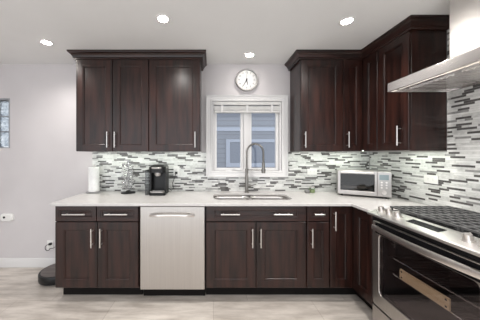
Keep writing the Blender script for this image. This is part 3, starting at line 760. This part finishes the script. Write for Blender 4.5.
# ---------------------------------------------------------------- wall outlets
def outlet(label, T, group, w_=0.072, h_=0.116, horiz=False):
    """plate with two sockets; local y=0 is the wall face"""
    r = thing('wall_outlet', label, 'outlet', T.translation, group)
    if horiz: w_, h_ = h_, w_
    b = B(T); b.box(-w_ / 2, w_ / 2, -0.006, -0.0003, -h_ / 2, h_ / 2); obj('cover_plate', b, 'white', r, bevel=0.002)
    for k in (-1, 1):
        du, dz = (k * 0.02, 0) if horiz else (0, k * 0.02)
        b = B(T); b.rings([[(x + du, y, z + dz) for x, z in b.rrect(0, 0, 0.032, 0.028, 0.01, 4)] for y in (-0.0062, -0.0078)])
        s_ = obj('socket', b, 'white', r)
        b = B(T)
        for q in (-0.006, 0.006):
            if horiz: b.box(du - 0.004, du + 0.004, -0.0082, -0.0076, dz + q - 0.001, dz + q + 0.001)
            else: b.box(du + q - 0.001, du + q + 0.001, -0.0082, -0.0076, dz - 0.004, dz + 0.004)
        obj('slots', b, 'grey', s_)
    return r
GO = 'white wall outlets'
outlet('white upright outlet on the mosaic tile beside the coffee maker', Matrix.Translation((-0.425, YT, 1.155)), GO)
outlet('white sideways outlet on the mosaic tile right of the sink', Matrix.Translation((1.20, YT, 1.147)), GO, horiz=True)
outlet('white sideways outlet on the tiled side wall behind the range', Matrix.Translation((XT, 1.825, 1.143)) @ Matrix.Rotation(-PI / 2, 4, 'Z'), GO, horiz=True)
outlet('low white outlet on the bare wall above the baseboard behind the cabinet end', Matrix.Translation((-1.945, YB, 0.265)), GO)

# thermostat-like wall box at far left
wp = thing('wall_box', 'small white rounded box with a dark dot on the bare left wall', 'wall box', (-2.45, YB, 0.60))
b = B(); b.rings([[(x - 2.45, y, z + 0.60) for x, z in b.rrect(0, 0, w_, h_, r_, 6)] for y, w_, h_, r_ in ((YB - .0005, 0.15, 0.088, 0.03), (YB - 0.02, 0.15, 0.088, 0.03), (YB - 0.034, 0.125, 0.064, 0.026))])
obj('housing', b, 'white', wp)
obj('dark_dot', B().cyl((-2.468, YB - 0.036, 0.606), (-2.468, YB - 0.034, 0.606), 0.013, n=18), 'black', wp)

# ---------------------------------------------------------------- plug with cord loop + robot vacuum
pg = thing('power_plug', 'black plug with looped cord in the low outlet above the floor robot', 'plug', (-1.92, YB - 0.03, 0.27))
px_, pz_ = -1.93, 0.285
b = B(); b.box(px_ - 0.014, px_ + 0.014, YB - 0.034, YB - 0.0084, pz_ - 0.012, pz_ + 0.012)
obj('plug_body', b, 'black', pg, bevel=0.003)
b = B()
pts = [(px_ + 0.0, YB - 0.034, pz_)] + [(px_ - 0.005 - 0.032 * math.sin(a), YB - 0.045 - 0.004 * a, pz_ - 0.03 + 0.032 * math.cos(a)) for a in [0.3 + PI * 1.35 * k / 18 for k in range(19)]]
pts += [(px_ + 0.05, YB - 0.05, pz_ - 0.04), (px_ + 0.10, YB - 0.05, pz_ - 0.01), (px_ + 0.13, YB - 0.05, pz_ - 0.10), (px_ + 0.14, YB - 0.06, 0.12)]
obj('cord', b.tube(pts, 0.0035, 8), 'black', pg)

RVX, RVY, RVR = -1.685, 2.335, 0.18
rv = thing('robot_vacuum', 'low round dark floor robot half hidden behind the left base cabinet', 'robot vacuum', (RVX, RVY, 0))
obj('body', B().lathe([(0, 0.008), (0.16, 0.008), (0.176, 0.018), (RVR, 0.03), (RVR, 0.086), (0.176, 0.093), (0.160, 0.096)], (RVX, RVY, 0), 56), 'black', rv)
obj('top_plate', B().lathe([(0.159, 0.092), (0.1585, 0.0975), (0.13, 0.099), (0, 0.0995)], (RVX, RVY, 0), 56), 'brownplastic', rv)
obj('center_button', B().lathe([(0.03, 0.0992), (0.03, 0.1015), (0.026, 0.103), (0, 0.103)], (RVX, RVY, 0), 28), 'grey', rv)
for s in (-1, 1):
    obj('wheel', B().cyl((RVX + s * 0.11 - .012, RVY, 0.0305), (RVX + s * 0.11 + .012, RVY, 0.0305), 0.03, n=20), 'rubber', rv)

# ---------------------------------------------------------------- on the counter
Z0 = ZC + 0.0005
PX, PY = -1.367, 2.455
pt = thing('paper_towel_holder', 'upright paper towel holder with dark round base at the counter end', 'paper towel holder', (PX, PY, Z0))
obj('base', B().lathe([(0.083, 0), (0.083, 0.006), (0.078, 0.010), (0, 0.010)], (PX, PY, Z0), 36), 'grey', pt)
obj('rod', B().lathe([(0.007, 0.0105), (0.007, 0.305), (0.012, 0.308), (0.012, 0.316), (0.006, 0.322), (0, 0.322)], (PX, PY, Z0), 20), 'nickel', pt)
b = B(); b.rings([[(PX + r_ * math.cos(2 * PI * k / 40), PY + r_ * math.sin(2 * PI * k / 40), Z0 + z) for k in range(40)] for r_, z in ((0.02, 0.0115), (0.054, 0.0115), (0.057, 0.014), (0.057, 0.288), (0.054, 0.291), (0.02, 0.291))], loop=True)
tag(obj('paper_towel_roll', b, 'paper'), 'white paper towel roll standing on the dark round holder', 'paper towel')

KX, KY = -0.955, 2.42
kc = thing('pod_carousel', 'wire coffee pod carousel on a dark base between paper towels and coffee maker', 'pod holder', (KX, KY, Z0))
obj('base', B().lathe([(0.078, 0), (0.078, 0.008), (0.070, 0.013), (0.03, 0.018), (0.018, 0.03), (0, 0.032)], (KX, KY, Z0), 36), 'black', kc)
b = B(); b.lathe([(0.006, 0.03), (0.006, 0.355), (0.011, 0.36), (0.009, 0.372), (0, 0.375)], (KX, KY, Z0), 16)
obj('pole', b, 'chrome', kc)
for tier in range(5):
    for k in range(5):
        a = 2 * PI * (k + 0.5 * (tier % 2)) / 5 + 0.3; z = Z0 + 0.075 + tier * 0.06; ca, sa = math.cos(a), math.sin(a)
        b = B(); cx, cy = KX + 0.052 * ca, KY + 0.052 * sa
        rd = Vector((ca * 0.75, sa * 0.75, 0.66)).normalized(); u_ = Vector((-sa, ca, 0)); v_ = rd.cross(u_); c0 = Vector((cx, cy, z))
        for rr, off in ((0.0245, 0.012), (0.018, -0.018)):
            b.tube([c0 + rd * off + (u_ * math.cos(t) + v_ * math.sin(t)) * rr for t in [2 * PI * q / 20 for q in range(20)]], 0.0028, 6, loop=True)
        for q in range(4):
            t = PI / 4 + PI / 2 * q; m_ = u_ * math.cos(t) + v_ * math.sin(t)
            b.tube([c0 + rd * 0.012 + m_ * 0.0245, c0 - rd * 0.018 + m_ * 0.018], 0.0024, 6)
        b.tube([c0 - rd * 0.018 - Vector((ca, sa, 0)) * 0.012, (KX + 0.004 * ca, KY + 0.004 * sa, z - 0.012)], 0.002, 6)
        obj('pod_ring', b, 'chrome', kc)

# single-serve coffee maker
MX, MY = -0.598, 2.36
cm = thing('coffee_maker', 'black and silver pod coffee maker on the counter above the dishwasher', 'coffee maker', (MX, MY, Z0))
def rr_box(b, cx, cy, w_, d_, r_, z0, z1, top=0.0):
    R = [[(x, y, z0) for x, y in b.rrect(cx, cy, w_, d_, r_, 5)], [(x, y, z1 - top) for x, y in b.rrect(cx, cy, w_, d_, r_, 5)]]
    if top: R.append([(x, y, z1) for x, y in b.rrect(cx, cy, w_ - 2 * top, d_ - 2 * top, max(r_ - top, 0.004), 5)])
    return b.rings(R)
b = B(); rr_box(b, MX + 0.01, MY + 0.06, 0.175, 0.13, 0.03, Z0, Z0 + 0.245); rr_box(b, MX + 0.01, MY - 0.055, 0.175, 0.10, 0.03, Z0, Z0 + 0.03)
b.box(MX - 0.0775, MX - 0.060, MY - 0.06, MY + 0.03, Z0 + 0.028, Z0 + 0.245); b.box(MX + 0.080, MX + 0.0975, MY - 0.06, MY + 0.03, Z0 + 0.028, Z0 + 0.245)
obj('body', b, 'black', cm, bevel=0.002)
b = B(); rr_box(b, MX + 0.01, MY, 0.18, 0.24, 0.05, Z0 + 0.2455, Z0 + 0.325, 0.02)
hd_ = obj('brew_head', b, 'black', cm)
b = B(); arcp = [(MX + 0.01 + 0.088 * math.cos(a), MY - 0.02 - 0.108 * math.sin(a), Z0 + 0.296) for a in [PI * k / 20 for k in range(21)]]
b.tube(arcp, 0.010, 10); obj('lift_handle', b, 'silver', hd_)
b = B(); b.lathe([(0, 0.205), (0.026, 0.205), (0.036, 0.225), (0.036, 0.2453), (0, 0.2453)], (MX + 0.01, MY - 0.055, Z0), 28); obj('pod_nozzle', b, 'silver', cm)
b = B(); rr_box(b, MX + 0.01, MY - 0.062, 0.15, 0.095, 0.025, Z0 + 0.0305, Z0 + 0.044)
dt = obj('drip_tray', b, 'silver', cm, bevel=0.002)
b = B()
for k in range(7): b.box(MX - 0.045, MX + 0.065, MY - 0.095 + k * 0.011, MY - 0.090 + k * 0.011, Z0 + 0.0442, Z0 + 0.0456)
obj('tray_grid', b, 'grey', dt)
b = B(); rr_box(b, MX - 0.104, MY + 0.02, 0.046, 0.20, 0.02, Z0, Z0 + 0.255); obj('water_tank', b, 'tank', cm)
b = B(); rr_box(b, MX - 0.104, MY + 0.02, 0.048, 0.202, 0.02, Z0 + 0.2555, Z0 + 0.272, 0.005); obj('tank_lid', b, 'black', cm)
b = B(); b.tube([(MX + 0.09, MY + 0.10, Z0 + 0.05), (MX + 0.125, MY + 0.105, Z0 + 0.02), (MX + 0.15, MY + 0.11, Z0 + 0.05), (MX + 0.135, MY + 0.125, Z0 + 0.10), (MX + 0.15, MY + 0.145, Z0 + 0.15), (MX + 0.168, MY + 0.150, Z0 + 0.205), (-0.425, YT - 0.032, 1.135)], 0.0038, 8)
b.box(-0.438, -0.412, YT - 0.034, YT - 0.0085, 1.122, 1.148)
obj('power_cord', b, 'black', cm)

# toaster oven, turned towards the room
AZ = math.radians(-28)
to = thing('toaster_oven', 'silver toaster oven with digital panel angled in the counter corner', 'toaster oven', (1.620, 2.300, Z0), rz=AZ)
W2, D2, zb, zt = 0.228, 0.135, 0.016, 0.270
LO = dict(local=True)
b = B(); b.box(-W2, W2, -D2 + 0.008, D2, zb, zb + 0.012); b.box(-W2, W2, -D2 + 0.008, D2, zt - 0.012, zt); b.box(-W2, W2, D2 - 0.01, D2, zb + .012, zt - .012)
b.box(-W2, -W2 + 0.012, -D2 + .008, D2 - .01, zb + .012, zt - .012); b.box(0.102, W2, -D2 + .008, D2 - .01, zb + .012, zt - .012)
obj('body', b, 'silver', to, bevel=0.005, **LO)
for x in (-W2 + 0.04, W2 - 0.04):
    for y in (-D2 + 0.03, D2 - 0.03): obj('foot', B().cyl((x, y, 0), (x, y, zb + .001), 0.012, n=14), 'black', to, **LO)
def xzring(b, x0, x1, z0, z1, y): return [(x0, y, z0), (x1, y, z0), (x1, y, z1), (x0, y, z1)]
b = B(); dx0, dx1, dz0, dz1 = -W2 + .002, 0.112, zb + .004, zt - .004; gx0, gx1, gz0, gz1 = -W2 + 0.026, 0.092, zb + 0.046, zt - 0.032
b.rings([xzring(b, dx0, dx1, dz0, dz1, -D2 + .007), xzring(b, dx0, dx1, dz0, dz1, -D2 - .012), xzring(b, gx0, gx1, gz0, gz1, -D2 - .012), xzring(b, gx0, gx1, gz0, gz1, -D2 + .007)], loop=True)
dr = obj('door', b, 'silver', to, bevel=0.003, **LO)
obj('window', B().box(gx0 + .0005, gx1 - .0005, -D2 - .007, -D2 - .003, gz0 + .0005, gz1 - .0005), 'toastglass', dr, **LO)
b = B(); b.cyl((dx0 + 0.03, -D2 - 0.036, zt - 0.016), (dx1 - 0.03, -D2 - 0.036, zt - 0.016), 0.006, n=14)
for x in (dx0 + 0.045, dx1 - 0.045): b.cyl((x, -D2 - .0125, zt - 0.016), (x, -D2 - 0.036, zt - 0.016), 0.005, n=10)
obj('handle', b, 'nickel', dr, **LO)
b = B()
for q in range(11): x = -W2 + 0.03 + q * 0.0275; b.cyl((x, -D2 + 0.015, 0.092), (x, D2 - 0.012, 0.092), 0.002, n=6)
b.box(-W2 + .013, 0.101, -D2 + 0.010, -D2 + 0.016, 0.086, 0.094)
obj('rack', b, 'chrome', to, **LO)
obj('pan', B().box(-W2 + 0.05, 0.07, -D2 + 0.02, D2 - 0.02, 0.0945, 0.108), 'silver', to, bevel=0.003, **LO)
b = B(); b.box(-W2 + 0.0125, 0.1015, D2 - 0.0125, D2 - 0.0105, zb + .0125, zt - .0125); obj('inner_liner', b, 'black', to, **LO)
b = B().box(0.114, W2 - .002, -D2 - .010, -D2 + .007, zb + .004, zt - .004); cp = obj('control_panel', b, 'silver', to, bevel=0.003, **LO)
obj('display', B().box(0.130, 0.204, -D2 - .0118, -D2 - .0098, 0.186, 0.238), 'lcd', cp, **LO)
for i in range(2):
    for k in range(3): obj('button', B().cyl((0.148 + i * 0.038, -D2 - .0095, 0.162 - k * 0.026), (0.148 + i * 0.038, -D2 - .0145, 0.162 - k * 0.026), 0.0085, n=16), 'nickel', cp, **LO)
b = B(); b.cyl((0.167, -D2 - .0095, 0.062), (0.167, -D2 - .026, 0.062), 0.021, 0.018, 26); obj('knob', b, 'nickel', cp, **LO)
b = B(); b.tube([(W2 - 0.02, D2 + .002, 0.06), (W2 + 0.0, D2 + 0.012, 0.04), (W2 + 0.018, D2 - 0.02, 0.05), (W2 + 0.02, D2 - 0.05, 0.10), (W2 + 0.012, D2 - 0.055, 0.15)], 0.004, 8)
obj('power_cord', b, 'black', to, **LO)

# small glass jar with green soap
JX, JY = 1.15, 2.44
jr = thing('glass_jar', 'small greenish glass jar with dark lid on the counter below the sideways outlet', 'jar', (JX, JY, Z0))
obj('glass', B().lathe([(0, 0), (0.03, 0), (0.034, 0.004), (0.034, 0.052), (0.028, 0.058)], (JX, JY, Z0), 28), 'jar', jr)
obj('filling', B().lathe([(0, 0.0045), (0.031, 0.0045), (0.031, 0.034), (0, 0.034)], (JX, JY, Z0), 28), mat('olive_filling', (0.28, 0.30, 0.16), 0.5), jr)
obj('lid', B().lathe([(0, 0.0582), (0.03, 0.0582), (0.03, 0.068), (0.027, 0.070), (0, 0.070)], (JX, JY, Z0), 28), 'nickel', jr)
JX2 = 1.085
j2 = thing('soap_dish', 'little dark round dish beside the greenish glass jar', 'dish', (JX2, JY - 0.02, Z0))
obj('bowl', B().lathe([(0, 0), (0.02, 0), (0.03, 0.018), (0.031, 0.028), (0.028, 0.028), (0.024, 0.012), (0, 0.008)], (JX2, JY - 0.02, Z0), 28), 'grey', j2)
